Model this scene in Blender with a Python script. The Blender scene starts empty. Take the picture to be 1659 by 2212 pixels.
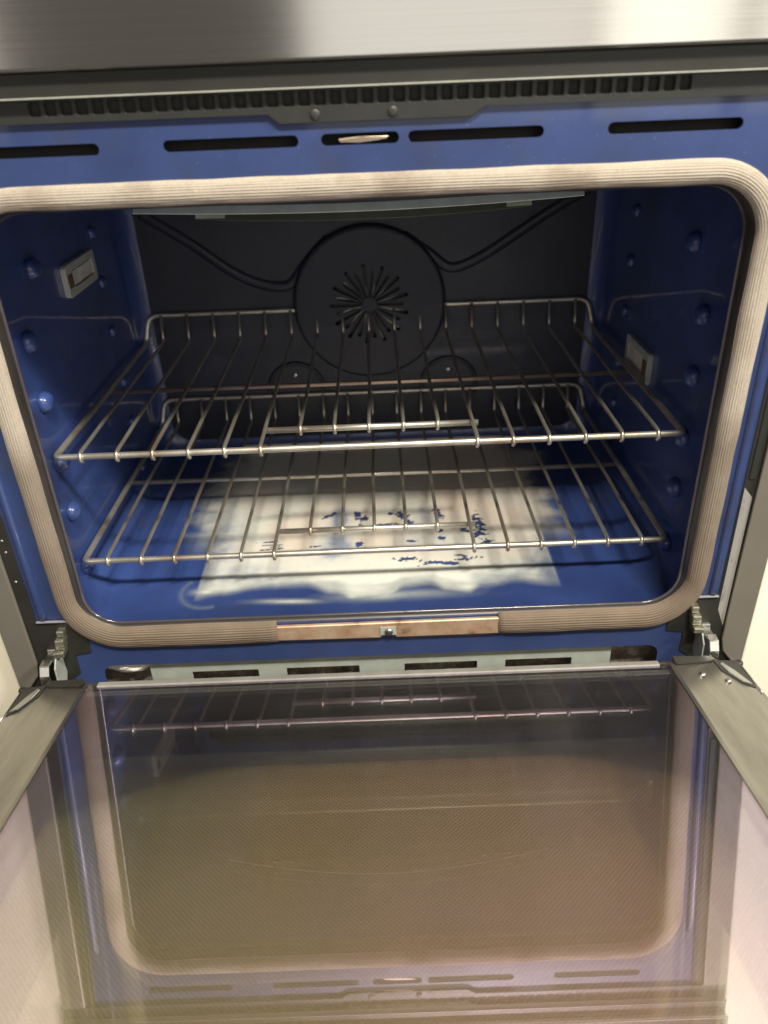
import bpy, bmesh, math, random
from mathutils import Vector, Matrix, noise
from mathutils.geometry import tessellate_polygon
random.seed(7)
S = bpy.context.scene
COL = S.collection
R = math.radians

# ------------------------------------------------------------------ camera
cd = bpy.data.cameras.new('camera'); cam = bpy.data.objects.new('camera', cd); COL.objects.link(cam)
rt = Vector((0.99922736, -0.01666921, -0.03559254)); up = Vector((0.03914235, 0.50375653, 0.86295842)); fw = Vector((-0.00354514, 0.86368484, -0.50401978))
M = Matrix((rt, up, -fw)).transposed().to_4x4(); M.translation = Vector((0.01356178, -0.61184868, 0.00673695))
cam.matrix_world = M
cd.sensor_fit = 'HORIZONTAL'; cd.sensor_width = 36; cd.lens = 1652.8 / 1659 * 36
cd.clip_start = .01; cd.clip_end = 100
cd.dof.use_dof = True; cd.dof.focus_distance = .76; cd.dof.aperture_fstop = 6.0
S.camera = cam
# ------------------------------------------------------------------ light
w = bpy.data.worlds.new('World'); S.world = w; w.use_nodes = True
nt = w.node_tree; nt.nodes.clear()
wo = nt.nodes.new('ShaderNodeOutputWorld'); wb = nt.nodes.new('ShaderNodeBackground')
wb.inputs[0].default_value = (1, .95, .86, 1); wb.inputs[1].default_value = .12
nt.links.new(wb.outputs[0], wo.inputs[0])

def area(name, loc, target, sx, sy, power, col):
    l = bpy.data.lights.new(name, 'AREA'); l.shape = 'RECTANGLE'; l.size = sx; l.size_y = sy; l.energy = power; l.color = col
    o = bpy.data.objects.new(name, l); COL.objects.link(o); o.location = loc
    o.rotation_euler = (Vector(target) - Vector(loc)).to_track_quat('-Z', 'Y').to_euler()
    return o
area('ceiling_light', (.36, -1.30, 1.79), (.0, .1, -.4), .62, .13, 92, (1, .93, .80))
area('ceiling_light', (1.9, -1.05, 1.46), (-.1, .1, -.3), .55, .25, 74, (1, .95, .84))
WY = -2.6
for x0, x1, L, c in ((-.22, .80, .95, (1, .97, .93)), (.84, 1.32, 1.7, (1, .97, .88)), (1.40, 2.6, 1.5, (1, .95, .86)), (-2.7, -1.35, 1.0, (1, .92, .88))):
    area('window_light', ((x0 + x1) / 2, WY, .55), ((x0 + x1) / 2, 0, .55), x1 - x0, 1.5, L * math.pi * (x1 - x0) * 1.5, c)
S.view_settings.view_transform = 'Standard'; S.view_settings.look = 'None'
S.view_settings.exposure = 0; S.view_settings.gamma = 1; S.view_settings.use_curve_mapping = False
S.render.engine = 'CYCLES'
S.cycles.max_bounces = 10; S.cycles.transparent_max_bounces = 40; S.cycles.glossy_bounces = 6
S.cycles.sample_clamp_indirect = 4

# ------------------------------------------------------------------ node helper
class NT:
    def __init__(s, name):
        s.m = bpy.data.materials.new(name); s.m.use_nodes = True; s.t = s.m.node_tree
        s.t.nodes.clear(); s.out = s.t.nodes.new('ShaderNodeOutputMaterial')
    def n(s, typ, **kw):
        nd = s.t.nodes.new(typ)
        for k, v in kw.items():
            if k == 'ins':
                for a, b in v.items():
                    if isinstance(b, bpy.types.NodeSocket): s.t.links.new(b, nd.inputs[a])
                    else: nd.inputs[a].default_value = b
            else: setattr(nd, k, v)
        return nd
    def math(s, op, a, b=0., c=0.):
        return s.n('ShaderNodeMath', operation=op, ins={0: a, 1: b, 2: c}).outputs[0]
    def noise(s, scale, detail=3, rough=.55, vec=None, dist=0):
        ins = {'Scale': scale, 'Detail': detail, 'Roughness': rough, 'Distortion': dist}
        if vec is not None: ins['Vector'] = vec
        return s.n('ShaderNodeTexNoise', ins=ins).outputs[0]
    def obj(s, sc=(1, 1, 1), rot=(0, 0, 0)):
        tc = s.n('ShaderNodeTexCoord')
        return s.n('ShaderNodeMapping', ins={0: tc.outputs['Object'], 2: rot, 3: sc}).outputs[0]
    def sep(s):
        tc = s.n('ShaderNodeTexCoord'); return s.n('ShaderNodeSeparateXYZ', ins={0: tc.outputs['Object']}).outputs
    def ramp(s, fac, stops, interp='LINEAR'):
        r = s.n('ShaderNodeValToRGB', ins={0: fac}); e = r.color_ramp.elements; r.color_ramp.interpolation = interp
        while len(e) > 1: e.remove(e[-1])
        for i, (p, c) in enumerate(stops):
            if not isinstance(c, tuple): c = (c, c, c)
            el = e[0] if i == 0 else e.new(p)
            el.position = p; el.color = (*c[:3], 1)
        return r.outputs[0]
    def mix(s, f, a, b, mode='MIX'):
        nd = s.n('ShaderNodeMix', data_type='RGBA', blend_type=mode)
        for i, v in ((0, f), (6, a), (7, b)):
            if isinstance(v, bpy.types.NodeSocket): s.t.links.new(v, nd.inputs[i])
            else: nd.inputs[i].default_value = v if i == 0 else (*v[:3], 1)
        return nd.outputs[2]
    def bump(s, h, strength=.3, dist=.001):
        return s.n('ShaderNodeBump', ins={'Strength': strength, 'Distance': dist, 'Height': h}).outputs[0]
    def pbr(s, col, rough=.5, metal=0., normal=None, spec=.5, aniso=0, coat=0, alpha=None):
        p = s.n('ShaderNodeBsdfPrincipled')
        for k, v in (('Base Color', col), ('Roughness', rough), ('Metallic', metal), ('Specular IOR Level', spec), ('Anisotropic', aniso), ('Coat Weight', coat), ('Normal', normal), ('Alpha', alpha)):
            if v is None: continue
            if isinstance(v, bpy.types.NodeSocket): s.t.links.new(v, p.inputs[k])
            else: p.inputs[k].default_value = (*v[:3], 1) if k == 'Base Color' else v
        s.t.links.new(p.outputs[0], s.out.inputs[0]); return s.m

def simple(name, col, rough=.5, metal=0., var=.25, scale=60, bump=.1, spec=.5):
    t = NT(name); nz = t.noise(scale, 5, .6, t.obj())
    c = t.mix(nz, tuple(x * (1 - var) for x in col), tuple(x * (1 + var) for x in col))
    rr = t.math('MULTIPLY_ADD', nz, .18, rough - .09)
    return t.pbr(c, rr, metal, t.bump(t.noise(scale * 6, 3, .5, t.obj()), bump, .0004), spec)

# ------------------------------------------------------------------ materials
def enamel(name, col, dark=None, rough=.16):
    t = NT(name); o = t.obj()
    n1 = t.noise(9, 4, .6, o); n2 = t.noise(520, 2, .5, o)
    c = t.mix(t.ramp(n1, [(.35, 0.), (.7, 1.)]), tuple(x * .8 for x in col), tuple(x * 1.2 for x in col))
    if dark: c = t.mix(t.ramp(t.noise(14, 5, .65, o), [(.52, 0.), (.72, .55)]), c, dark)
    c = t.mix(t.ramp(n2, [(.68, 0.), (.76, .28)]), c, (.35, .42, .6))
    rg = t.math('MULTIPLY_ADD', t.noise(25, 4, .6, o), .16, rough - .06)
    t.pbr(c, rg, 0, t.bump(t.noise(70, 3, .55, o), .16, .0010), .5, coat=.7)
    p = [n for n in t.t.nodes if n.type == 'BSDF_PRINCIPLED'][0]; p.inputs['Coat Roughness'].default_value = .06
    if 'sooty' in name: p.inputs['Coat Weight'].default_value = .12
    return t.m
BLUE = enamel('blue_enamel', (.034, .064, .215), (.045, .05, .075), .35)
BLUEF = enamel('frame_blue_enamel', (.028, .049, .150), (.04, .043, .05), .4)
BACK = enamel('sooty_enamel', (.017, .021, .036), (.025, .026, .032), .45)  # unlit, hazy tone of the cavity back put into a darker enamel colour
LIPG = simple('polished_lip_enamel', (.06, .052, .058), .16, 0, .2, 60, .05, .8)
LIP = simple('dark_lip_enamel', (.034, .030, .028), .38, 0, .4, 25, .1)
LIPD = simple('fan_recess_dark', (.026, .027, .030), .5, 0)
BLACK = simple('black_trim', (.022, .022, .018), .42, 0, .3, 30, .15)
BLACKG = simple('black_vent_plastic', (.025, .026, .023), .4, 0, .2, 40, .15)
VOID = simple('vent_dark', (.028, .027, .023), .8, 0)
GREYTRIM = simple('grey_side_trim', (.23, .21, .175), .38, .4, .12, 12, .1)
GALV = simple('galvanized_steel', (.40, .43, .39), .5, .25, .28, 45, .2)
CHROME = simple('zinc_plated_steel', (.72, .71, .66), .22, 1., .12, 80, .1)
CHROMEY = simple('yellow_zinc_steel', (.62, .60, .48), .25, .9, .2, 80, .2)
SCREW = simple('screw_steel', (.6, .58, .52), .3, 1., .1, 80, .1)
SCREWD = simple('dark_screw', (.05, .05, .045), .4, .3, .1, 80, .1)
STICK = None

def m_stainless():
    t = NT('brushed_stainless'); o = t.obj((3, 60, 900))
    n = t.noise(1, 4, .7, o); n2 = t.noise(3, 3, .5, t.obj())
    c = t.mix(n, (.58, .55, .50), (.74, .71, .66))
    return t.pbr(c, t.math('MULTIPLY_ADD', n, .05, .10), 1., t.bump(n, .04, .0002), .5, 0)
STEEL = m_stainless()
def m_doorsteel():
    t = NT('door_frame_steel'); o = t.obj((400, 6, 60))
    n = t.noise(1, 4, .7, o); sm = t.noise(22, 4, .65, t.obj((1, .3, 1)))
    c = t.mix(n, (.20, .188, .170), (.33, .315, .285))
    c = t.mix(t.ramp(sm, [(.40, 0.), (.68, .8)]), c, (.12, .108, .09))
    return t.pbr(c, t.math('MULTIPLY_ADD', sm, .2, .16), .9, t.bump(n, .1, .0003))
DSTEEL = m_doorsteel()
def m_rack(name, a, b):
    t = NT(name); n = t.noise(30, 4, .6, t.obj()); n2 = t.noise(420, 3, .6, t.obj())
    c = t.mix(n, a, b); c = t.mix(t.ramp(n2, [(.55, 0.), (.8, .45)]), c, (.2, .16, .11))
    n3 = t.noise(11, 4, .6, t.obj())
    c = t.mix(t.ramp(n3, [(.45, 0.), (.66, .7)]), c, (.38, .26, .17)); c = t.mix(t.ramp(n3, [(.26, .4), (.40, 0.)]), c, (.26, .27, .32))
    return t.pbr(c, t.math('MULTIPLY_ADD', n, .2, .24), .82, t.bump(n2, .25, .0003))
RACK = m_rack('rack_steel', (.50, .47, .39), (.66, .63, .54))
ROD = m_rack('bright_rack_steel', (.62, .58, .48), (.76, .73, .64))
COPPER = m_rack('heat_tinted_steel', (.52, .38, .29), (.6, .47, .36))
def m_gasket():
    t = NT('woven_gasket'); o = t.obj(); s = t.sep()
    n = t.noise(40, 4, .6, o); sp = t.noise(7, 3, .5, o)
    c = t.mix(n, (.195, .165, .13), (.30, .255, .205))
    # heat-browned lower run, paler upper run
    zf = t.math('MULTIPLY_ADD', s[2], 2.6, -.1)
    zf = t.math('ADD', zf, t.math('MULTIPLY', sp, .25))
    c = t.mix(t.ramp(zf, [(.1, 1.), (.8, 0.)]), c, (.66, .54, .46), 'MULTIPLY')
    c = t.mix(t.ramp(zf, [(.9, 0.), (1.35, .7)]), c, (.54, .48, .40))
    stn = t.noise(16, 5, .65, o); c = t.mix(t.ramp(stn, [(.50, 0.), (.68, .5)]), c, (.17, .12, .085))
    fine = t.noise(1500, 2, .6, o)
    c = t.mix(t.ramp(fine, [(.35, .35), (.6, 0.)]), c, (.12, .085, .06))
    return t.pbr(c, .8, 0, t.bump(fine, .5, .0008), .2)
GASK = m_gasket()
def m_clip():
    t = NT('scorched_brass_clip'); o = t.obj()
    n = t.noise(28, 5, .65, o)
    c = t.ramp(n, [(.34, (.14, .08, .05)), (.45, (.46, .29, .19)), (.6, (.55, .41, .29)), (.8, (.60, .50, .36))])
    return t.pbr(c, .42, .4, t.bump(n, .1, .0004))
CLIP = m_clip()
def m_cream(name, a, b):
    t = NT(name); n = t.noise(5, 5, .6, t.obj()); sc = t.noise(55, 4, .7, t.obj((1, 1, 2.5)))
    c = t.mix(n, a, b); c = t.mix(t.ramp(sc, [(.68, 0.), (.76, .3)]), c, (.45, .42, .36))
    return t.pbr(c, .5, 0, t.bump(n, .05, .001), .3)
CREAML = m_cream('cream_panel', (.80, .73, .56), (.84, .78, .63))
CREAMR = m_cream('pale_cream_panel', (.86, .82, .66), (.88, .85, .71))
def m_insul():
    t = NT('dusty_insulation'); o = t.obj((1, 1, 1)); n = t.noise(70, 6, .75, o)
    c = t.ramp(n, [(.3, (.12, .10, .08)), (.5, (.30, .24, .19)), (.62, (.48, .42, .36)), (.75, (.7, .66, .6))])
    return t.pbr(c, .9, 0, t.bump(n, .8, .004), .1)
INSUL = m_insul()
WOOL = simple('white_insulation_wool', (.72, .69, .66), .95, 0, .2, 90, .6)
def m_coated(name, fac, tint, body=(1, 1, 1), rough=.02, dust=0.):
    """thin reflective-coated glass: see-through film plus mirror reflection"""
    t = NT(name); o = t.obj()
    tr = t.n('ShaderNodeBsdfTransparent', ins={0: (*body, 1)})
    sm = t.noise(6, 4, .6, t.obj((1, .35, 1)))
    rg = t.math('MULTIPLY_ADD', t.ramp(sm, [(.45, 0.), (.75, 1.)]), .018, rough)
    tc = t.mix(t.noise(3.2, 2, .5, o), tint, tuple(x * .93 for x in tint))
    gl = t.n('ShaderNodeBsdfGlossy', ins={0: tc, 1: rg})
    fr = t.n('ShaderNodeLayerWeight', ins={0: .22}).outputs[0]
    f = t.math('MULTIPLY_ADD', fr, .5, fac)
    f = t.n('ShaderNodeClamp', ins={0: f}).outputs[0]
    mx = t.n('ShaderNodeMixShader', ins={0: f, 1: tr.outputs[0], 2: gl.outputs[0]})
    if dust:
        st = t.noise(5, 6, .68, t.obj((2.2, .5, 1), (0, 0, .25)))
        df = t.n('ShaderNodeBsdfDiffuse', ins={0: (.62, .56, .50, 1)})
        fd = t.ramp(st, [(.30, dust * .45), (.55, dust), (.75, dust * 2.0)])
        m2 = t.n('ShaderNodeMixShader', ins={0: fd, 1: mx.outputs[0], 2: df.outputs[0]}); mx = m2
    t.t.links.new(mx.outputs[0], t.out.inputs[0]); return t.m
PANE1 = m_coated('inner_coated_glass', .34, (.90, .76, 1.), (.99, .99, .98), .003, .018)
PANE3 = m_coated('shield_coated_glass', .05, (.9, 1, .95), (.98, .98, .97), .003)
PANE4 = m_coated('outer_coated_glass', .22, (1, .96, .88), (.98, .98, .97), .003)
PANE2 = m_coated('middle_coated_glass', .18, (.95, .90, 1.), (.99, .99, .98), .003)
CLEAR = m_coated('clear_glass_edge', .02, (.8, .9, .85), (.97, .98, .97), .05)
def m_window():
    """door window backing: black printed border, pale band, dotted brown screen (object coords: x, -y along door)"""
    t = NT('dotted_window_screen'); s = t.sep(); x, y = s[0], t.math('MULTIPLY', s[1], -1.)
    ax = t.math('ABSOLUTE', x)
    per = 3.75e-3
    gx = t.math('DIVIDE', x, per); gy = t.math('DIVIDE', y, per * .5)
    row = t.math('FLOOR', gy); odd = t.math('MULTIPLY', t.math('MODULO', row, 2.), .5)
    fx = t.math('SUBTRACT', t.math('FRACT', t.math('ADD', gx, odd)), .5)
    fy = t.math('MULTIPLY', t.math('SUBTRACT', t.math('FRACT', gy), .5), .5)
    d = t.math('SQRT', t.math('ADD', t.math('MULTIPLY', fx, fx), t.math('MULTIPLY', fy, fy)))
    dot = t.ramp(d, [(.12, 1.), (.21, 0.)])
    sm = t.noise(3.4, 4, .55, t.obj()); sm2 = t.noise(16, 5, .6, t.obj((1, .4, 1)))
    xr = t.math('MULTIPLY_ADD', x, 1.5, .42)
    xx = t.math('ADD', xr, t.math('MULTIPLY', t.math('SUBTRACT', sm, .5), .5))
    c = t.ramp(xx, [(.05, (.80, .70, .32)), (.35, (.96, .66, .40)), (.7, (.98, .60, .44)), (1., (.90, .68, .42))])
    c = t.mix(t.ramp(sm2, [(.3, .2), (.7, 0.)]), c, (.5, .40, .25))
    dw = t.math('MULTIPLY', dot, t.math('MULTIPLY_ADD', sm, .9, .35))
    c = t.mix(dw, c, (.16, .11, .07))
    blk = (.02, .02, .018)
    ins_ = t.math('MULTIPLY', t.ramp(t.math('MULTIPLY_ADD', y, 300., -42.0), [(0., 0.), (1., 1.)]), t.ramp(t.math('MULTIPLY_ADD', ax, -200., 55.), [(0., 0.), (1., 1.)]))
    c = t.mix(ins_, blk, c)
    lnn = t.math('MULTIPLY', t.ramp(t.math('ABSOLUTE', t.math('SUBTRACT', y, .1260)), [(.0005, 1.), (.0012, 0.)]), t.ramp(t.math('MULTIPLY_ADD', ax, -200., 53.), [(0., 0.), (1., 1.)]))
    bnd = t.math('MULTIPLY', t.ramp(t.math('MULTIPLY_ADD', y, 300., -38.0), [(0., 0.), (1., 1.)]), t.math('SUBTRACT', 1., ins_))
    c = t.mix(t.math('MULTIPLY', bnd, t.ramp(t.math('MULTIPLY_ADD', ax, -200., 53.), [(0., 0.), (1., 1.)])), c, (.26, .21, .17))
    c = t.mix(lnn, c, (.75, .7, .6))
    # soft-edged window region
    t.pbr(c, .6, 0, None, .1)
    p = [n for n in t.t.nodes if n.type == 'BSDF_PRINCIPLED'][0]
    gl = t.n('ShaderNodeBsdfGlossy', ins={0: (1, .94, .84, 1), 1: .004})
    mx = t.n('ShaderNodeMixShader', ins={0: t.math('MULTIPLY_ADD', ins_, .42, .03), 1: p.outputs[0], 2: gl.outputs[0]})
    t.t.links.new(mx.outputs[0], t.out.inputs[0]); return t.m
WINDOW = m_window()
def m_sticker():
    t = NT('grey_rating_label'); o = t.obj((1, 1, .35))
    n = t.noise(150, 5, .7, o); c = t.mix(t.ramp(n, [(.56, 0.), (.66, .55)]), (.30, .29, .27), (.14, .13, .12))
    return t.pbr(c, .45, .1)
STICK = m_sticker()
def m_glasscover():
    t = NT('lamp_glass'); n = t.noise(60, 3, .5, t.obj())
    c = t.mix(n, (.52, .50, .45), (.74, .72, .66))
    return t.pbr(c, .18, 0, t.bump(n, .5, .004), .8)
LENS = m_glasscover()
SOCK = simple('lamp_frame_steel', (.50, .51, .45), .35, .25, .2, 70, .1)
RUST = simple('rusty_clip', (.16, .09, .06), .6, .3)
PALEG = simple('pale_green_ceramic', (.78, .86, .72), .45, 0, .25, 60, .1)
DARKG = simple('dark_olive_ceramic', (.10, .11, .07), .4, 0, .2, 60, .1)
def m_residue():
    t = NT('baked_white_residue')
    a = t.n('ShaderNodeAttribute', attribute_name='Col')
    n = t.noise(120, 5, .65, t.obj())
    c = t.mix(t.math('MULTIPLY', n, .3), a.outputs['Color'], (.30, .25, .20), 'MULTIPLY')
    al = t.math('MULTIPLY', a.outputs['Alpha'], 1.)
    return t.pbr(c, t.math('MULTIPLY_ADD', n, .3, .38), 0, t.bump(n, .25, .0008), .35, alpha=al)
RESID = m_residue()

# ------------------------------------------------------------------ mesh helpers
def link(name, me, parent=None, off=None):
    o = bpy.data.objects.new(name, me); COL.objects.link(o)
    if parent: o.parent = parent
    return o
def build(name, bm, mats, parent=None, smooth=False, world=True):
    if not isinstance(mats, (list, tuple)): mats = [mats]
    if parent and world:
        bmesh.ops.translate(bm, verts=bm.verts, vec=-parent.location)
    bmesh.ops.recalc_face_normals(bm, faces=bm.faces)
    me = bpy.data.meshes.new(name); bm.to_mesh(me); bm.free()
    for m in mats: me.materials.append(m)
    if smooth:
        for p in me.polygons: p.use_smooth = True
    return link(name, me, parent)
def bevel(o, w=.001, seg=2, ang=40):
    b = o.modifiers.new('bevel', 'BEVEL'); b.width = w; b.segments = seg; b.limit_method = 'ANGLE'; b.angle_limit = R(ang)
    b.harden_normals = False
    return o
def tag(o, label=None, cat=None, group=None, kind=None):
    if label: o['label'] = label
    if cat: o['category'] = cat
    if group: o['group'] = group
    if kind: o['kind'] = kind
    return o
def box(bm, x0, x1, y0, y1, z0, z1, mi=0):
    vs = [bm.verts.new(p) for p in ((x0, y0, z0), (x1, y0, z0), (x1, y1, z0), (x0, y1, z0), (x0, y0, z1), (x1, y0, z1), (x1, y1, z1), (x0, y1, z1))]
    for q in ((0, 3, 2, 1), (4, 5, 6, 7), (0, 1, 5, 4), (1, 2, 6, 5), (2, 3, 7, 6), (3, 0, 4, 7)):
        f = bm.faces.new([vs[i] for i in q]); f.material_index = mi
def plate(bm, loops, t0, t1, fn, mi=0):
    """polygon with holes (2D loops) extruded from depth t0 to t1; fn(a,b,t) -> 3D point"""
    tris = tessellate_polygon([[Vector((a, b, 0)) for a, b in lp] for lp in loops])
    flat = [p for lp in loops for p in lp]
    A = [bm.verts.new(fn(a, b, t0)) for a, b in flat]; B = [bm.verts.new(fn(a, b, t1)) for a, b in flat]
    for t in tris:
        try:
            bm.faces.new([A[i] for i in t]).material_index = mi; bm.faces.new([B[i] for i in reversed(t)]).material_index = mi
        except ValueError: pass
    k = 0
    for lp in loops:
        n = len(lp)
        for i in range(n):
            j = (i + 1) % n
            bm.faces.new((A[k + i], A[k + j], B[k + j], B[k + i])).material_index = mi
        k += n
XZ = lambda a, b, t: (a, t, b)
XY = lambda a, b, t: (a, b, t)
YZ = lambda a, b, t: (t, a, b)
def rrect(x0, x1, z0, z1, r, seg=8):
    pts = []
    for cx, cz, a0 in ((x1 - r, z0 + r, -90), (x1 - r, z1 - r, 0), (x0 + r, z1 - r, 90), (x0 + r, z0 + r, 180)):
        for i in range(seg + 1):
            a = R(a0 + 90 * i / seg); pts.append((cx + r * math.cos(a), cz + r * math.sin(a)))
    return pts
def fillet(pts, rads, seg=6):
    """round the inner corners of a 3D polyline"""
    out = [Vector(pts[0])]
    for i in range(1, len(pts) - 1):
        p, a, b = Vector(pts[i]), Vector(pts[i - 1]), Vector(pts[i + 1])
        r = rads if not isinstance(rads, (list, tuple)) else rads[i - 1]
        d1 = (a - p).normalized(); d2 = (b - p).normalized()
        q1 = p + d1 * r; q2 = p + d2 * r
        for k in range(seg + 1):
            t = k / seg; out.append((1 - t) ** 2 * q1 + 2 * t * (1 - t) * p + t * t * q2)
    out.append(Vector(pts[-1])); return out
def tube(bm, path, r, seg=10, closed=False, cap=True, mi=0):
    path = [Vector(p) for p in path]; n = len(path); rings = []
    prev = None
    for i, p in enumerate(path):
        if closed: d = path[(i + 1) % n] - path[i - 1]
        else: d = path[min(i + 1, n - 1)] - path[max(i - 1, 0)]
        d.normalize()
        if prev is None:
            u = d.orthogonal().normalized()
        else:
            u = (prev - d * prev.dot(d)).normalized()
        prev = u; v = d.cross(u)
        rr = r(i / (n - 1)) if callable(r) else r
        rings.append([bm.verts.new(p + (u * math.cos(2 * math.pi * k / seg) + v * math.sin(2 * math.pi * k / seg)) * rr) for k in range(seg)])
    m = n if closed else n - 1
    for i in range(m):
        a, b = rings[i], rings[(i + 1) % n]
        off = 0
        if closed and i == n - 1:   # best twist match
            off = min(range(seg), key=lambda o: sum((a[k].co - b[(k + o) % seg].co).length for k in range(seg)))
        for k in range(seg):
            f = bm.faces.new((a[k], a[(k + 1) % seg], b[(k + 1 + off) % seg], b[(k + off) % seg])); f.material_index = mi; f.smooth = True
    if cap and not closed:
        bm.faces.new(rings[0][::-1]).material_index = mi; bm.faces.new(rings[-1]).material_index = mi
def disc_solid(bm, c, rad, depth, axis='y', seg=24, dome=0., mi=0):
    """short cylinder with domed front pointing to -axis"""
    c = Vector(c)
    def P(r, a, h):
        x, z = r * math.cos(a), r * math.sin(a)
        return c + (Vector((x, -h, z)) if axis == 'y' else Vector((x, z, h)) if axis == 'z' else Vector((-h if axis == 'x' else h, x, z)))
    prof = [(rad, 0), (rad, depth * .7), (rad * .86, depth), (rad * .5, depth + dome * .7), (rad * .15, depth + dome)]
    rings = [[bm.verts.new(P(r, 2 * math.pi * k / seg, h)) for k in range(seg)] for r, h in prof]
    for a, b in zip(rings, rings[1:]):
        for k in range(seg):
            f = bm.faces.new((a[k], a[(k + 1) % seg], b[(k + 1) % seg], b[k])); f.smooth = True; f.material_index = mi
    bm.faces.new(rings[-1]).material_index = mi; bm.faces.new(rings[0][::-1]).material_index = mi
def empty(name, loc):
    o = bpy.data.objects.new(name, None); COL.objects.link(o); o.location = loc; o.empty_display_size = .05
    return o

# ================================================================== cream panels on both sides
for nm, x0, x1, mat, lab in (('cabinet_panel', -1.5, -.384, CREAML, 'scuffed cream cabinet panel beside the left edge of the oven'),
                             ('cabinet_panel', .384, 1.5, CREAMR, 'clean pale cream cabinet panel beside the right edge of the oven')):
    bm = bmesh.new(); box(bm, x0, x1, .006, .03, -1.2, .45)
    tag(bevel(build(nm, bm, mat), .002), lab, 'cabinet panel', 'cabinet panels flanking the oven')

# ================================================================== oven
oven = empty('wall_oven', (0, 0, -.62))
tag(oven, 'built-in wall oven with blue enamel interior, steel control panel and its door folded down open', 'oven')

# blue front frame with mouth, slots and bottom cutout
MX0, MX1, MZ0, MZ1, MR = -.296, .306, -.4735, -.078, .040
mouth = rrect(MX0, MX1, MZ0, MZ1, MR, 10)
slots = []
for a, b, c in ((-.2809, -.1835, -.038), (-.1372, -.0396, -.038), (-.0232, .0330, -.038), (.0396, .1374, -.038), (.1835, .2809, -.038)):
    slots.append(rrect(a, b, c - .0042, c + .0036, .0038, 5))
bot = rrect(-.2885, .2905, -.60, -.5225, .012, 6)
bm = bmesh.new()
plate(bm, [rrect(-.342, .3425, -.615, -.006, .004, 2), mouth] + slots + [bot], 0, .0022, XZ)
bevel(build('front_frame', bm, BLUEF, oven), .0007, 2)
# raised bead down both sides of the frame (soft ridge that catches the light)
for x in (-.3335, .3345):
    bm = bmesh.new()
    tube(bm, [(x, .0008, -.459), (x, .0002, -.452), (x, .0002, -.10), (x, .0008, -.092)], .0042, 12)
    build('frame_bead', bm, BLUEF, oven, True)
# dark backing behind slots
bm = bmesh.new(); box(bm, -.335, .335, .014, .018, -.060, -.012); build('slot_backing', bm, VOID, oven)
# latch plate seen in the middle slot
bm = bmesh.new()
plate(bm, [[(-.010, -.0405), (.004, -.0412), (.024, -.0392), (.026, -.0372), (.006, -.0368), (-.011, -.0382)]], .002, .006, XZ)
bevel(build('door_latch', bm, simple('latch_bronze', (.5, .4, .31), .3, .8), oven), .0005)

# cavity mouth return and liner
def dsc(b):
    t = max(0., min(1., (b + .462) / .05)); return .35 + .65 * t * t * (3 - 2 * t)
def loop3(l, y, lip=False): return [(a, y * (dsc(b) if lip else 1.), b) for a, b in l]
def loft(bm, loops, mis=None, cap=None):
    rings = [[bm.verts.new(p) for p in lp] for lp in loops]
    for i, (a, b) in enumerate(zip(rings, rings[1:])):
        n = len(a)
        for k in range(n):
            f = bm.faces.new((a[k], a[(k + 1) % n], b[(k + 1) % n], b[k])); f.smooth = True
            if mis: f.material_index = mis[i]
    if cap is not None:
        f = bm.faces.new(rings[-1]); f.material_index = cap
bm = bmesh.new()
m2 = rrect(MX0 + .002, MX1 - .002, MZ0 + .002, MZ1 - .002, MR - .002, 10)
loft(bm, [loop3(mouth, .0005, 1), loop3(m2, .006, 1), loop3(m2, .014, 1), loop3(rrect(MX0, MX1, MZ0 - .001, MZ1, MR, 10), .020, 1), loop3(rrect(MX0 - .012, MX1 + .008, MZ0 - .010, MZ1 + .004, MR, 10), .026, 1)])
build('mouth_return', bm, LIP, oven)
bm = bmesh.new(); tube(bm, [(a, .0155 * dsc(b), b) for a, b in rrect(MX0 + .0022, MX1 - .0022, MZ0 + .0022, MZ1 - .0022, MR - .002, 10)], .0017, 8, True)
build('lip_bead', bm, LIPG, oven, True)
CX, CZ0, CZ1, CB = .325, -.497, -.064, .478
bm = bmesh.new()
L = [loop3(rrect(MX0 - .010, MX1 + .006, MZ0 - .008, MZ1 + .003, MR, 10), .0255, 1),
     loop3(rrect(-CX + .006, CX - .006, CZ0 + .004, CZ1 - .003, .036, 10), .034, 1),
     loop3(rrect(-CX, CX, CZ0, CZ1, .034, 10), .046, 1)]
for y in (.12, .20, .28, .36, .43): L.append(loop3(rrect(-CX, CX, CZ0, CZ1, .034, 10), y))
for k in range(1, 7):
    a = R(90 * k / 6); d = .03 * (1 - math.cos(a)); L.append(loop3(rrect(-CX + d, CX - d, CZ0 + d, CZ1 - d, .034 - d * .3, 10), .43 + .03 * math.sin(a)))
loft(bm, L)
build('cavity_liner', bm, BLUE, oven)
# back panel with fan opening
bm = bmesh.new()
box(bm, -.3165, .3165, CB - .020, CB - .004, -.487, -.075)
bevel(build('back_panel', bm, BACK, oven), .004, 3)
BY = CB - .020
def yf(d): return BY - d
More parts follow.
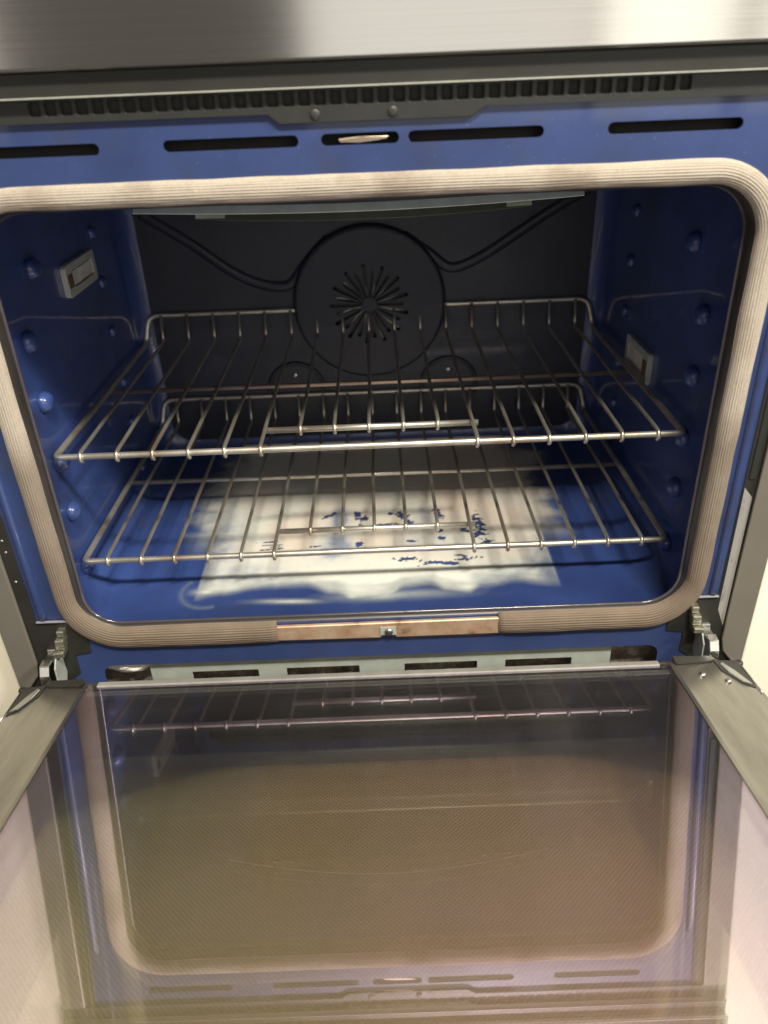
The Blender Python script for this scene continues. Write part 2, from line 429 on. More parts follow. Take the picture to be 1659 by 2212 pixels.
# embossed swooping ribs on the back panel
ribs = [[(-.295, -.150), (-.235, -.190), (-.19, -.225), (-.15, -.246), (-.11, -.250), (-.085, -.225), (-.05, -.19)],
        [(.295, -.140), (.24, -.170), (.20, -.195), (.155, -.222), (.115, -.235), (.085, -.215), (.05, -.19)]]
def spline(pts, n=10):
    out = []
    P = [Vector((*pts[0], 0))] + [Vector((*p, 0)) for p in pts] + [Vector((*pts[-1], 0))]
    for i in range(1, len(P) - 2):
        for k in range(n):
            t = k / n; a, b, c, d = P[i - 1:i + 3]
            out.append(.5 * ((2 * b) + (c - a) * t + (2 * a - 5 * b + 4 * c - d) * t * t + (3 * b - a - 3 * c + d) * t ** 3))
    out.append(P[-2]); return out
for rb in ribs:
    bm = bmesh.new()
    tube(bm, [(p.x, yf(-.0050), p.y) for p in spline(rb)], .0090, 12)
    build('embossed_rib', bm, BACK, oven, True)
# fan cover: disc with radial slots
FC = Vector((.001, 0, -.2785)); FR = .100
bm = bmesh.new()
outer = [(FC.x + FR * math.cos(2 * math.pi * k / 64), FC.z + FR * math.sin(2 * math.pi * k / 64)) for k in range(64)]
holes = []
for k in range(26):
    a = 2 * math.pi * k / 26; r0, r1, w0, w1 = .010, .055 if k % 2 else .047, .0009, .0027
    ca, sa = math.cos(a), math.sin(a)
    h = []
    for r_, w_ in ((r0, w0), (r1 - .002, w1), (r1, w1 * .5), (r1, -w1 * .5), (r1 - .002, -w1), (r0, -w0)):
        h.append((FC.x + r_ * ca - w_ * sa, FC.z + r_ * sa + w_ * ca))
    holes.append(h)
plate(bm, [outer] + holes, yf(.012), yf(.008), XZ)
fan = bevel(build('fan_cover', bm, simple('fan_cover_enamel', (.019, .022, .036), .4, 0, .3, 40, .1), oven), .0006, 1)
bm = bmesh.new()
tube(bm, [(FC.x + FR * math.cos(2 * math.pi * k / 48), yf(.004), FC.z + FR * math.sin(2 * math.pi * k / 48)) for k in range(48)], .006, 8, True)
build('fan_cover_rim', bm, BACK, oven, True)
bm = bmesh.new(); disc_solid(bm, (FC.x, yf(.001), FC.z), .056, .002); build('fan_recess', bm, LIPD, oven)
for k in range(12):
    a = 2 * math.pi * (k + .3) / 12
    bm = bmesh.new()
    p = [Vector((FC.x + math.cos(a + r_ * 4) * (.008 + r_), yf(.0055), FC.z + math.sin(a + r_ * 4) * (.008 + r_))) for r_ in (0, .015, .03, .045)]
    tube(bm, p, .0018, 6); build('fan_blade', bm, SOCK, oven, True)
for sx in (-.112, .112):     # round bosses low on the back panel
    bm = bmesh.new()
    c = Vector((sx, 0, -.402))
    tube(bm, [(c.x + .040 * math.cos(R(a)), yf(.001), c.z + .040 * math.sin(R(a))) for a in range(-20, 201, 10)], .003, 8)
    build('boss_ring', bm, BACK, oven, True)
    bm = bmesh.new(); disc_solid(bm, (c.x, yf(-.001), c.z + .022), .0042, .003, dome=.001)
    build('back_panel_screw', bm, SCREW, oven)

# rack support bumps on the side walls
def knob(bm, x, y, z, sgn, s=1.):
    n, m = 12, 5; rings = []
    for j in range(m + 1):
        a = R(90 * j / m); rr = .0105 * s * math.cos(a) ** .7 if j < m else 0.0002; h = .0105 * s * math.sin(a)
        ring = []
        for k in range(n):
            t = 2 * math.pi * k / n; q = 1. / max(abs(math.cos(t)), abs(math.sin(t))) ** .45
            ring.append(bm.verts.new((x + sgn * (h - .0005), y + rr * 1.15 * q * math.cos(t), z + rr * q * math.sin(t))))
        rings.append(ring)
    for a, b in zip(rings, rings[1:]):
        for k in range(n):
            bm.faces.new((a[k], a[(k + 1) % n], b[(k + 1) % n], b[k])).smooth = True
    bm.faces.new(rings[0][::-1]); bm.faces.new(rings[-1])
for sx, sg in ((-CX, 1), (CX, -1)):
    for z, y in ((-.1525, .158), (-.2105, .110), (-.2715, .109), (-.3375, .107), (-.3945, .104), (-.4635, .104)):
        for yy in (y, .345):
            bm = bmesh.new(); knob(bm, sx, yy, z, sg, 1. if yy == y else .75)
            build('rack_support', bm, BLUE, oven, True)

# lamp covers
def lamp(x, sg, z0, z1, y0, y1):
    bm = bmesh.new(); fx = lambda a, b, t: (x + sg * t, a, b)
    plate(bm, [rrect(y0, y1, z0, z1, .005, 4), rrect(y0 + .020, y1 - .010, z0 + .008, z1 - .008, .003, 4)], 0, .006, fx)
    f = bevel(build('lamp_cover', bm, SOCK, oven), .0015)
    bm = bmesh.new(); plate(bm, [rrect(y0 + .0215, y1 - .0115, z0 + .0095, z1 - .0095, .003, 4)], .001, .0048, fx)
    l = bevel(build('lens', bm, LENS, None), .002); l.parent = f; l.location = -oven.location
    bm = bmesh.new(); plate(bm, [[(y0 + .003, z0 + .010), (y0 + .016, z0 + .010), (y0 + .016, z1 - .010), (y0 + .003, z1 - .010)]], .0055, .0068, fx)
    c = build('spring_clip', bm, RUST, None); c.parent = f; c.location = -oven.location
lamp(-CX, 1, -.2005, -.1665, .2275, .3235)
lamp(CX, -1, -.3270, -.2890, .2260, .3100)

# broiler shield glimpsed below the mouth's top edge: bowed pale band with a darker band under it
def bow(bm, x0, x1, yc, ye, z0, z1, th, mi=0, n=32):
    lp = []
    for k in range(n + 1):
        x = x0 + (x1 - x0) * k / n; t = 2 * k / n - 1; lp.append((x, yc + (ye - yc) * abs(t) ** 1.8))
    lp2 = [(a, b + th) for a, b in reversed(lp)]
    plate(bm, [lp + lp2], z0, z1, XY, mi)
def strip(bm, x0, x1, yc, ye, dy, za, zb, th, n=32):
    F = []
    for k in range(n + 1):
        x = x0 + (x1 - x0) * k / n; t = 2 * k / n - 1; y = yc + (ye - yc) * abs(t) ** 1.8
        F.append([bm.verts.new(p) for p in ((x, y, za), (x, y + dy, zb), (x, y + dy, zb - th), (x, y, za - th))])
    for a, b in zip(F, F[1:]):
        for k in range(4):
            f = bm.faces.new((a[k], a[(k + 1) % 4], b[(k + 1) % 4], b[k])); f.material_index = 1 if k == 2 else 0
    bm.faces.new(F[0]); bm.faces.new(F[-1][::-1])
bm = bmesh.new(); strip(bm, -.2085, .2055, .098, .135, .0065, -.1022, -.0964, .0006)
build('broiler_shield', bm, [PALEG, VOID], oven)
bm = bmesh.new(); strip(bm, -.148, .1545, .094, .128, .0040, -.1085, -.1030, .0005)
build('broiler_shield_lower', bm, [DARKG, VOID], oven)
for a, b in ((-.149, -.112), (.118, .1555)):
    bm = bmesh.new(); y = .122 if a < 0 else .119; q = [bm.verts.new(p) for p in ((a, y, -.1072), (b, y - .004 * (1 if a < 0 else -1), -.1072), (b, y + .003 - .004 * (1 if a < 0 else -1), -.1032), (a, y + .003, -.1032))]; bm.faces.new(q); bmesh.ops.solidify(bm, geom=bm.faces[:], thickness=.0006)
    build('broiler_shield_end', bm, PALEG, oven)
bm = bmesh.new(); box(bm, -.19, .19, .14, .36, -.0965, -.0930); build('broiler_plate', bm, BACK, oven)
for x in (-.16, .16):
    bm = bmesh.new(); box(bm, x - .008, x + .008, .15, .34, -.0930, -.0635); build('broiler_hanger', bm, BACK, oven)

# gasket: ridged woven tube round the mouth, gap at the clip
GX0, GX1, GZ0, GZ1, GR = -.3055, .3155, -.4850, -.0695, .050
path = rrect(GX0, GX1, GZ0, GZ1, GR, 14)
# start at clip right end, go counter-clockwise (bottom -> right -> top -> left -> bottom)
start = next(i for i, p in enumerate(path) if p[1] < GZ0 + 1e-5 and p[0] > .2)
path = path[start:] + path[:start]
pp = [(.1215, GZ0)] + [(.16, GZ0), (.21, GZ0)] + path
pp += [(-.20, GZ0), (-.15, GZ0), (-.1015, GZ0)]
dense = [Vector((pp[0][0], 0, pp[0][1]))]
for a, b in zip(pp, pp[1:]):
    a = Vector((a[0], 0, a[1])); b = Vector((b[0], 0, b[1])); n = max(1, int((b - a).length / .006))
    for k in range(1, n + 1): dense.append(a.lerp(b, k / n))
def wid(v):
    top = max(0, min(1, (v.z + .12) / .05)); lo = max(0, min(1, (-.44 - v.z) / .035)); return .0096 - .0012 * top + .0030 * lo
bm = bmesh.new(); NP = 72; rings = []
for i, p in enumerate(dense):
    d = (dense[min(i + 1, len(dense) - 1)] - dense[max(i - 1, 0)]).normalized()
    nrm = Vector((d.z, 0, -d.x)); w_ = wid(p)
    endf = min(1, (min(i, len(dense) - 1 - i) + 1.2) / 3.2)
    wob = .0003 * noise.noise(Vector((p.x * 18, 0, p.z * 18)) * 1.0) * 2
    ring = []
    for k in range(NP):
        a = math.pi * k / (NP - 1)
        ridge = .00040 * (.75 + .9 * noise.noise(Vector((p.x * 40, k * .37, p.z * 40)))) * math.cos(a * 26 + .5 * noise.noise(Vector((p.x * 12, 4, p.z * 12))))
        r_w = (w_ + ridge + wob) * math.cos(a); r_h = (.0078 * (.75 + .25 * endf) + ridge + wob) * math.sin(a) ** .72
        ring.append(bm.verts.new(p + nrm * r_w + Vector((0, -r_h + .0005, 0))))
    rings.append(ring)
for a, b in zip(rings, rings[1:]):
    for k in range(NP - 1):
        bm.faces.new((a[k], a[k + 1], b[k + 1], b[k])).smooth = True
bm.faces.new(rings[0]); bm.faces.new(rings[-1][::-1])
build('door_gasket', bm, GASK, oven)
# clip
bm = bmesh.new(); zc = -.4850
prof = [(-.1025, zc + .0085), (-.1025, zc - .0095), (.0020, zc - .0105), (.0065, zc - .0065), (.0145, zc - .0065), (.0190, zc - .0105), (.1225, zc - .0105), (.1225, zc + .0095)]
plate(bm, [prof], -.0052, -.0005, XZ)
clip = bevel(build('gasket_clip', bm, CLIP, oven), .0016, 3)
bm = bmesh.new(); box(bm, .0025, .0185, -.0060, -.0053, zc - .006, zc + .004)
o = build('clip_tab', bm, GALV, None); o.parent = clip; o.location = -oven.location
bm = bmesh.new(); disc_solid(bm, (.0110, -.0058, zc - .0015), .0042, .0022, dome=.001)
o = build('screw', bm, SCREW, None); o.parent = clip; o.location = -oven.location

# lower vent plate behind the cutout
bm = bmesh.new()
hs = [rrect(a, b, -.5560, -.5410, .0012, 3) for a, b in ((-.1990, -.1290), (-.0990, -.0220), (.0260, .1030), (.1330, .2030))]
plate(bm, [[(-.2425, -.60), (.2440, -.60), (.2440, -.514), (-.2425, -.514)]] + hs, .0065, .0080, XZ)
bevel(build('lower_vent_plate', bm, GALV, oven), .0004, 1)
bm = bmesh.new()
N = 90
gridv = [[bm.verts.new((-.31 + .62 * i / N, .022 + .007 * noise.fractal(Vector((i * .35, j * .6, 3)), .8, 2, 4), -.60 + .095 * j / 14)) for i in range(N + 1)] for j in range(15)]
for j in range(14):
    for i in range(N): bm.faces.new((gridv[j][i], gridv[j][i + 1], gridv[j + 1][i + 1], gridv[j + 1][i])).smooth = True
build('insulation', bm, INSUL, oven)
bm = bmesh.new(); bmesh.ops.create_icosphere(bm, subdivisions=4, radius=1)
for v in bm.verts:
    k = 1 + .35 * noise.fractal(v.co * 2, .8, 2, 4); v.co = Vector((-.262 + v.co.x * .024 * k, .012 + v.co.y * .008 * k, -.529 + v.co.z * .010 * k))
for f in bm.faces: f.smooth = True
build('insulation_tuft', bm, WOOL, oven)

# ---- top: black vent trim and steel control panel
bm = bmesh.new()
holes = []; n = 42
for k in range(n):
    x = -.222 + k * .01112; sl = .0012 * (x / .22)
    holes.append([(x - .0036 + sl * 0, -.0160), (x + .0036, -.0160), (x + .0036, -.0070), (x - .0036, -.0070)])
outline = [(-.378, .0118), (.378, .0118), (.378, -.0205), (.095, -.0205), (.0845, -.0270), (-.052, -.0270), (-.060, -.0205), (-.378, -.0205)]
outline = outline[::-1]
plate(bm, [outline] + holes, -.0035, -.0008, XZ)
vt = bevel(build('vent_trim', bm, BLACKG, oven), .0005, 1)
bm = bmesh.new(); box(bm, -.24, .24, -.0006, -.0002, -.018, -.005); o = build('vent_opening_dark', bm, VOID, None); o.parent = vt; o.location = -oven.location
for x in (-.0260, .0290):
    bm = bmesh.new(); disc_solid(bm, (x, -.0034, -.0215), .0034, .0012, dome=.0004); o = build('screw', bm, SCREWD, None); o.parent = vt; o.location = -oven.location
bm = bmesh.new(); box(bm, -.378, .378, -.0090, -.0036, -.0042, .0108)
bevel(build('upper_trim_bar', bm, BLACK, oven), .0010)
bm = bmesh.new(); box(bm, -.378, .378, -.0110, -.0036, -.0052, -.0043)
bevel(build('trim_highlight_strip', bm, SOCK, oven), .0003, 1)  # thin pale strip standing in for the highlight along the trim edge
bm = bmesh.new(); box(bm, -.379, .379, -.016, .02, .0112, .14)
bevel(build('control_panel', bm, STEEL, oven), .002, 3)

# ---- sides: black channel, grey flange, label
for sg in (-1, 1):
    bm = bmesh.new(); a, b = sorted((sg * .3405, sg * .378))
    plate(bm, [[(a, -.575), (b, -.575), (b, -.021), (a, -.021)]], -.0010, -.0004 + .004, XZ)
    bevel(build('side_channel', bm, BLACK, oven), .0005, 1)
    bm = bmesh.new(); q = [(.3785, -.021), (.3785, -.566), (.3745, -.566), (.3700, -.548), (.3560, -.530), (.3525, -.515), (.3525, -.021)]
    q = [(sg * x, z) for x, z in q]
    plate(bm, [q], -.0050, -.0011, XZ)
    bevel(build('side_flange', bm, GREYTRIM, oven), .0012)
bm = bmesh.new()
plate(bm, [[(.3418, -.3385), (.3505, -.3490), (.3515, -.4990), (.3430, -.4780)]], -.0018, -.0011, XZ)
tag(build('rating_label', bm, STICK, oven), 'grey printed rating label on the right side channel')
bm = bmesh.new(); plate(bm, [rrect(.3440, .3500, -.3300, -.1500, .002, 3)], -.0020, -.0011, XZ); build('channel_cover', bm, BLACKG, oven)
for z in (-.365, -.378, -.412):
    bm = bmesh.new(); disc_solid(bm, (-.3475, -.0010, z), .0016, .0008, dome=.0004); build('side_screw', bm, SCREW, oven)

# ---- hinge pockets and arms
for sg in (-1, 1):
    bm = bmesh.new()
    q = [(.3515, -.4600), (.3080, -.4590), (.2950, -.4730), (.2945, -.5030), (.3120, -.5060), (.3120, -.5300), (.3515, -.5600)]
    plate(bm, [[(sg * x, z) for x, z in q]], -.0016, -.0012 + .004, XZ)
    bevel(build('hinge_pocket', bm, BLACK, oven), .0005, 1)
    bm = bmesh.new(); a, b = sorted((sg * .3400, sg * .3070)); box(bm, a, b, -.0042, -.0013, -.4612, -.4598)
    bevel(build('pocket_edge', bm, simple('pocket_edge_enamel', (.22, .22, .26), .3), oven), .0003, 1)
    # arm: stepped strap coming forward, bending down into the door
    xa = sg * .333; hw = .0048
    pts = [(.012, -.4930), (-.004, -.4950), (-.0055, -.4990), (-.016, -.4990), (-.0175, -.4960), (-.0270, -.4975), (-.0320, -.5060), (-.0325, -.5160), (-.0290, -.5300), (-.0245, -.5420)]
    th = .0022; lp = list(pts)
    inner = []
    for i, (y, z) in enumerate(pts):
        a = Vector(pts[max(i - 1, 0)]); b = Vector(pts[min(i + 1, len(pts) - 1)]); d = (b - a).normalized(); nn = Vector((-d.y, d.x))
        inner.append((y + nn.x * th, z + nn.y * th))
    bm = bmesh.new(); plate(bm, [lp + inner[::-1]], xa - hw, xa + hw, YZ)
    arm = bevel(build('hinge_arm', bm, CHROME, oven), .0006)
    for (x, z, w, h, d) in ((.3165, -.4715, .0075, .0070, .010), (.3180, -.4795, .0090, .0060, .014), (.3195, -.4865, .0095, .0055, .012), (.3215, -.4935, .0105, .0060, .016)):
        bm = bmesh.new(); xx = sg * x; box(bm, xx - w / 2, xx + w / 2, -d, -.0016, z - h / 2, z + h / 2)
        o = bevel(build('hinge_claw', bm, CHROMEY, None), .0010); o.parent = arm; o.location = -oven.location
    # side cheek of the hinge
    bm = bmesh.new(); xi = sg * .3262
    plate(bm, [[(.006, -.4900), (-.010, -.4930), (-.022, -.5060), (-.024, -.5300), (-.012, -.5420), (.004, -.5200)]], xi - .0008, xi + .0008, YZ)
    o = bevel(build('cheek_plate', bm, GALV, None), .0004, 1); o.parent = arm; o.location = -oven.location
    bm = bmesh.new(); disc_solid(bm, (sg * .3300, -.0050, -.5085), .0035, .0030, dome=.001)
    o = build('rivet', bm, CHROME, None); o.parent = arm; o.location = -oven.location

# ================================================================== door (tilted, hinged at the bottom)
TILT = R(8.5)
def m_part(name, bm, mats, parent, smooth=False): return build(name, bm, mats, parent, smooth, world=False)
# door-local: x right, -y towards the camera, z up (out of the inner face)
HP = .0695; S0, S1, GX = .1065, .478, .2590
def ring_loop(hx, s0, s1, z, r=.004): return [(a, -b, z) for a, b in rrect(-hx, hx, s0, s1, r, 4)]
bm = bmesh.new()
loops = [ring_loop(.3768, .0020, .525, -.034), ring_loop(.3768, .0020, .525, -.0008), ring_loop(.3756, .0032, .5235, .0004), ring_loop(GX + .0035, S0 - .0030, S1 + .003, HP - .0002), ring_loop(GX, S0, S1, HP + .0002),
         ring_loop(GX - .0001, S0 + .0001, S1, HP - .003), ring_loop(.312, .050, .490, .0012), ring_loop(.312, .050, .490, -.030)]
rings = [[bm.verts.new(p) for p in l] for l in loops]
for i, (ra, rb_) in enumerate(zip(rings, rings[1:])):
    n = len(ra)
    for k in range(n):
        f = bm.faces.new((ra[k], ra[(k + 1) % n], rb_[(k + 1) % n], rb_[k])); f.material_index = 1 if i >= 5 else 0
bm.faces.new(rings[0]).material_index = 0; bm.faces.new(rings[-1]).material_index = 1
door = build('door', bm, [DSTEEL, BLACK], oven, world=False)
door.location = Vector((0, 0, -.5459)) - oven.location
door.rotation_euler = (-TILT, 0, 0)
bm = bmesh.new(); box(bm, -.311, .311, -.489, -.051, -.008, .0025); m_part('outer_window', bm, WINDOW, door)
def pane(name, z1, th, mats, s0, hx, s1):
    bm = bmesh.new(); box(bm, -hx, hx, -s1, -s0, z1 - th, z1)
    bmesh.ops.recalc_face_normals(bm, faces=bm.faces)
    for f in bm.faces: f.material_index = 0 if f.normal.z > .5 else 1
    return m_part(name, bm, mats, door)
pane('inner_glass', HP - .0006, .0022, [PANE1, CLEAR], S0 + .0004, GX - .0006, S1 - .001)
pane('middle_glass', HP - .0100, .0022, [PANE2, CLEAR], S0 - .006, GX + .002, S1)
pane('outer_glass', .0110, .0022, [PANE3, CLEAR], .052, .3105, .488)
# pale edge strips at the hinge side of the glass
t_edge = simple('dusty_edge_strip', (.38, .37, .33), .4, .5, .3, 50, .2)
bm = bmesh.new(); box(bm, -.250, .250, -S0 - .0045, -S0 + .0022, HP - .001, HP + .0012); bevel(m_part('edge_strip', bm, t_edge, door), .0007)
bm = bmesh.new(); box(bm, -.2575, .2575, -S0 - .0115, -S0 - .0055, HP - .0048, HP - .0034); bevel(m_part('glass_spacer', bm, simple('spacer_grey', (.2, .19, .17), .5, .3), door), .0004, 1)
# skirt frame helper: point on the sloping side, t from outer (0) to inner (1) edge, s along the door
def sk(sg, t, s, lift=.001):
    x = .3756 + (GX + .0035 - .3756) * t; z = HP * t
    nn = Vector((HP, .3756 - GX - .0035)).normalized()
    return Vector((sg * (x + nn.x * lift), -s, z + nn.y * lift))
def skirt_patch(name, pts, mat, sg, th=.0008, lift=.0004):
    bm = bmesh.new(); A = [bm.verts.new(sk(sg, t, s, lift)) for t, s in pts]; B = [bm.verts.new(sk(sg, t, s, lift + th)) for t, s in pts]
    bm.faces.new(A); bm.faces.new(B[::-1]); n = len(pts)
    for k in range(n): bm.faces.new((A[k], A[(k + 1) % n], B[(k + 1) % n], B[k]))
    return m_part(name, bm, mat, door)
FLAP = simple('flap_grey', (.28, .29, .26), .35, .4)
for sg in (-1, 1):
    def he(t, d=0.): return (t, .0045 + (S0 - .003 - .0045) * t + d)     # along the hinge-side edge of the skirt
    skirt_patch('corner_cap', [he(.45, -.006), he(.98, -.004), he(.99, .004), he(.96, .007), he(.45, .003)], BLACK, sg, .0020)
    skirt_patch('hinge_slot', [he(.04), he(.42), (.40, .062), (.22, .066), (.07, .060), (.02, .040)], VOID, sg, .0006)
    skirt_patch('hinge_flap', [(.34, .044), (.38, .050), (.34, .060), (.22, .0655), (.12, .060), (.24, .048)], FLAP, sg, .0012, .0016)
    bm = bmesh.new(); tube(bm, [sk(sg, .05, .020, .0016), sk(sg, .045, .040, .0016), sk(sg, .04, .066, .0012)], .0006, 6); m_part('slot_edge', bm, CHROME, door)
    bm = bmesh.new(); disc_solid(bm, (sg * .3745, -.008, -.002), .0042, .004, axis='z', dome=.0008); m_part('pivot_bushing', bm, BLACK, door)
for t, s in ((.72, .100), (.42, .082)):
    bm = bmesh.new(); c = sk(1, t, s, -.0006); disc_solid(bm, c, .0030, .0030, axis='z', dome=.0004); m_part('screw', bm, SCREW, door)
# handle on the outer face (hangs below, just out of the photo)
bm = bmesh.new(); tube(bm, fillet([(-.30, -.480, -.034), (-.30, -.480, -.075), (.30, -.480, -.075), (.30, -.480, -.034)], .015), .009, 14)
m_part('handle', bm, ROD, door, True)

# ================================================================== baked residue on the cavity floor
def sst(a, b, x):
    t = max(0., min(1., (x - a) / (b - a))); return t * t * (3 - 2 * t)
def fbm(x, y, s, o=5, seed=0.): return noise.fractal(Vector((x * s, y * s, seed)), 1., 2., o)
chips = [(.129, .212, .0065, .020, .1), (.126, .188, .008, .008, 0), (.112, .196, .008, .005, -.5), (.134, .168, .007, .006, 0),
         (-.024, .243, .005, .013, .2), (-.016, .236, .007, .006, 0), (-.020, .214, .003, .009, .1), (-.060, .247, .010, .003, .7),
         (.033, .240, .008, .009, 0), (.043, .219, .004, .010, .3), (.079, .240, .005, .012, .3), (.080, .180, .004, .005, 0), (.078, .200, .004, .004, 0),
         (.010, .218, .018, .0025, .1), (-.004, .211, .012, .003, .1), (.036, .138, .013, .0035, 0), (.030, .137, .005, .003, 0),
         (.075, .128, .022, .003, -.1), (.088, .125, .010, .003, -.15), (.106, .134, .012, .0028, .15), (.100, .141, .007, .002, -.3), (.060, .127, .012, .0012, .3),
         (-.021, .175, .004, .006, 0), (-.026, .160, .009, .004, .4), (.042, .178, .005, .003, 0), (.045, .160, .002, .0015, 0),
         (-.128, .187, .012, .0009, 0), (-.130, .180, .012, .0009, 0), (-.131, .170, .013, .0010, .1), (-.125, .176, .008, .0009, 0),
         (-.060, .162, .003, .002, 0), (-.075, .173, .010, .0012, .1), (.080, .160, .014, .0015, .2), (.018, .245, .003, .003, 0)]
greys = [(-.046, .232, .012, .030, .75), (-.050, .170, .018, .024, .95), (-.19, .19, .02, .06, .5), (.19, .12, .02, .04, .5), (.062, .232, .016, .028, .35), (.054, .175, .030, .020, .3), (-.160, .120, .045, .020, .35), (.16, .100, .04, .03, .3)]
EDGE = [(-.26, .075), (-.20, .072), (-.175, .080), (-.13, .092), (-.08, .088), (-.05, .072), (-.025, .060), (.012, .061), (.03, .080), (.06, .084), (.078, .070), (.10, .066), (.118, .078), (.16, .082), (.203, .076), (.27, .08)]
def edge_y(x):
    for (a, ya), (b, yb) in zip(EDGE, EDGE[1:]):
        if a <= x <= b: return ya + (yb - ya) * sst(a, b, x)
    return .08
bm = bmesh.new(); cl = bm.verts.layers.float_color.new('Col')
x0, x1, y0, y1, st = -.262, .262, .044, .452, .0016
nx, ny = int((x1 - x0) / st), int((y1 - y0) / st)
vg = []; av = []
for j in range(ny + 1):
    row = []; y = y0 + j * st
    for i in range(nx + 1):
        x = x0 + i * st
        n1 = fbm(x, y, 14, 5, 1.); n2 = fbm(x, y, 55, 5, 2.); n3 = fbm(x * .35, y, 40, 4, 3.)
        le = -.203 + .006 * n2 * 0; re = .203
        # crisp panel-shaped core at the front, feathering halo at mid depth
        fe = edge_y(x) + .006 * n1 + .0045 * n2
        core = (.55 * sst(le - .0012, le + .0012, x) + .45 * sst(le, le + .022, x + .012 * n1)) * (1 - .55 * sst(re - .0012, re + .0012, x) - .45 * sst(re - .022, re, x + .012 * n1))
        fr = .62 * sst(fe - .006, fe + .013, y + .004 * n2) + .38 * sst(fe, fe + .036, y + .018 * n3)
        core *= min(1, fr * 1.0)
        hy = sst(.15, .24, y) * (1 - sst(.40, .45, y))
        halo_l = sst(-.248, -.200, x + .020 * n1 + .016 * n3) * (x < .0)
        halo_r = (1 - sst(.205, .247, x + .020 * n1 + .014 * n3)) * (x >= .0)
        halo = (halo_l + halo_r) * hy * .85
        a = max(core, halo * (1 - core * 0))
        # wisps on the blue near the front
        w1 = math.exp(-((x + .100) / .034) ** 2 - ((y - .064 + .05 * (x + .1)) / .0042) ** 2) * (.65 + .5 * n3)
        w2 = math.exp(-((x - .020) / .060) ** 2 - ((y - .068) / .008) ** 2) * .8 * (.7 + .6 * n1)
        w3 = math.exp(-((x + .192) / .014) ** 2 - ((y - .088) / .006) ** 2) * .9
        # curved grey smear at the front-left corner
        rr = math.hypot((x + .190), (y - .088)); an = math.atan2(y - .088, x + .190)
        arc = math.exp(-((rr - .030) / .0030) ** 2) * (1 if (-3.2 < an < -1.2 or an > 2.4) else 0) * .34
        a = max(a, w1, w2, w3, arc)
        cr = .86 + .0 * n1; warm = max(0, min(1, .50 + .7 * n1 + (x) * 1.2)) * sst(.10, .18, y)
        colr = Vector((.72, .73, .66)).lerp(Vector((.74, .64, .53)), warm)
        colr = colr.lerp(Vector((.45, .52, .52)), max(0, min(.8, (1 - a) * .9 + .25 * max(0, n3))))
        if arc > .02 and core < .05: colr = Vector((.24, .29, .36))
        if w3 > .2 and core < .3: colr = Vector((.55, .58, .52))
        g = 0
        for cx, cy, rx, ry, am in greys:
            g = max(g, am * math.exp(-((x - cx) / rx) ** 2 - ((y - cy) / ry) ** 2) * (.7 + 1.2 * max(0, .5 + n2)))
        colr = colr.lerp(Vector((.22, .27, .38)), min(.85, g))
        for cx, cy, rx, ry, ang in chips:
            dx, dy = x - cx, y - cy
            if abs(dx) > .05 or abs(dy) > .05: continue
            ca, sa = math.cos(ang), math.sin(ang); u_, v_ = dx * ca + dy * sa, -dx * sa + dy * ca
            q = math.hypot(u_ / rx, v_ / ry) + 1.1 * fbm(x, y, 190, 3, 5.)
            if q < 1.0:
                k = sst(1.15, .85, q) if False else min(1, (1.0 - q) / .2)
                a *= (1 - k); colr = colr.lerp(Vector((.03, .03, .05)), k * .6)
        v = bm.verts.new((x, y, CZ0 + .0008)); v[cl] = (*colr, max(0., min(1., a))); row.append(v)
        av.append(a)
    vg.append(row)
for j in range(ny):
    for i in range(nx):
        q = (vg[j][i], vg[j][i + 1], vg[j + 1][i + 1], vg[j + 1][i])
        if max(v[cl][3] for v in q) > .03: bm.faces.new(q)
bmesh.ops.delete(bm, geom=[v for v in bm.verts if not v.link_faces], context='VERTS')
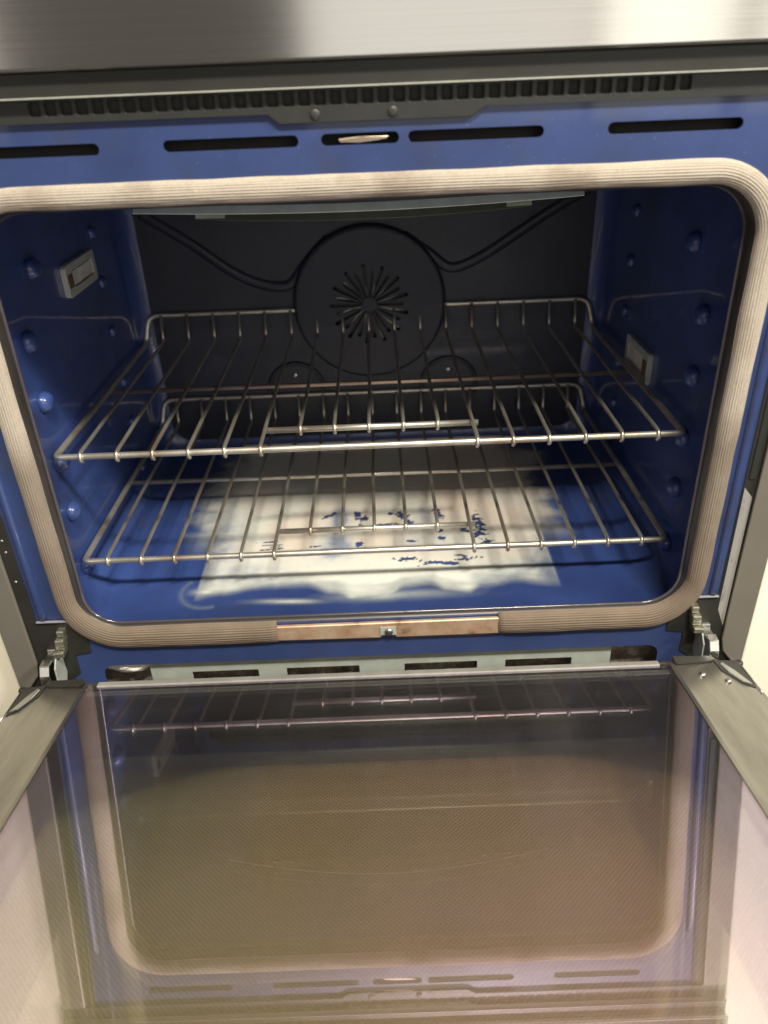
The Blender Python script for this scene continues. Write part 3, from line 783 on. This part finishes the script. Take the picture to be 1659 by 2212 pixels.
# curve up with the floor-to-back radius
for v in bm.verts:
    if v.co.y > .43: v.co.z += .03 * (1 - math.sqrt(max(0, 1 - ((v.co.y - .43) / .03) ** 2)))
rs = build('baked_residue', bm, RESID, oven)
tag(rs, 'chipped white baked-on residue in a rough rectangle on the blue oven floor')

# ================================================================== racks
def make_rack(z, label, bar_mat):
    root = empty('oven_rack', (-.0015, .085, z))
    tag(root, label, 'oven rack', 'chrome wire racks in the oven')
    W = .3170; D = .370; H = .038; RB = .0033; RW = .0021
    ring = [(0, 0, 0), (W, 0, 0), (W, D - .006, 0), (W - .004, D, H), (0, D, H)]
    half = fillet([(0, 0, 0), (W - .001, 0, 0), (W - .002, D - .008, 0), (W - .010, D, H), (0, D, H)], [.008, .012, .014])
    full = half + [Vector((-p.x, p.y, p.z)) for p in reversed(half[1:-1])]
    bm = bmesh.new(); tube(bm, full, RB, 12, True)
    build('frame_rod', bm, ROD, root, world=False)
    bm = bmesh.new(); tube(bm, [(-W + .001, .190, -.0046), (W - .001, .190, -.0052)], .0029, 10); build('cross_bar', bm, bar_mat, root, world=False)
    bm = bmesh.new(); tube(bm, [(-.1095, .0465, 0), (.1150, .0465, 0)], RB, 12); build('inner_bar', bm, ROD, root, world=False)
    for k in range(17):
        x = (k - 8) * .03612; y = .0465 if 6 <= k <= 10 else 0.
        top = RB + RW * .6
        jt = random.uniform(-.0004, .0004); bw = random.uniform(-.0009, .0009)
        loop = [(x, y - RB - RW * .7, -RB * .9), (x, y - RB - RW * .75, .0), (x + jt, y - RB * .8, top * .85), (x + jt, y + .004, top), (x + jt, y + .02, top)]
        pts = [(x, y - .001, -RB - RW * .7)] + loop + [(x + bw, .15, top), (x - bw * .6, .27, top)] + [(x, D - .012, top - .001), (x, D - .004, H + .001)]
        pth = fillet(pts, [.0015, .0012, .0018, .002, .006, .02, .02, .006], 4)
        bm = bmesh.new(); tube(bm, pth, lambda t: RW, 8); build('wire', bm, RACK, root, world=False)
    return root
make_rack(-.322, 'upper wire oven rack with a heat-browned cross bar, above the other rack', COPPER)
make_rack(-.4477, 'lower wire oven rack just above the white residue on the oven floor', ROD)
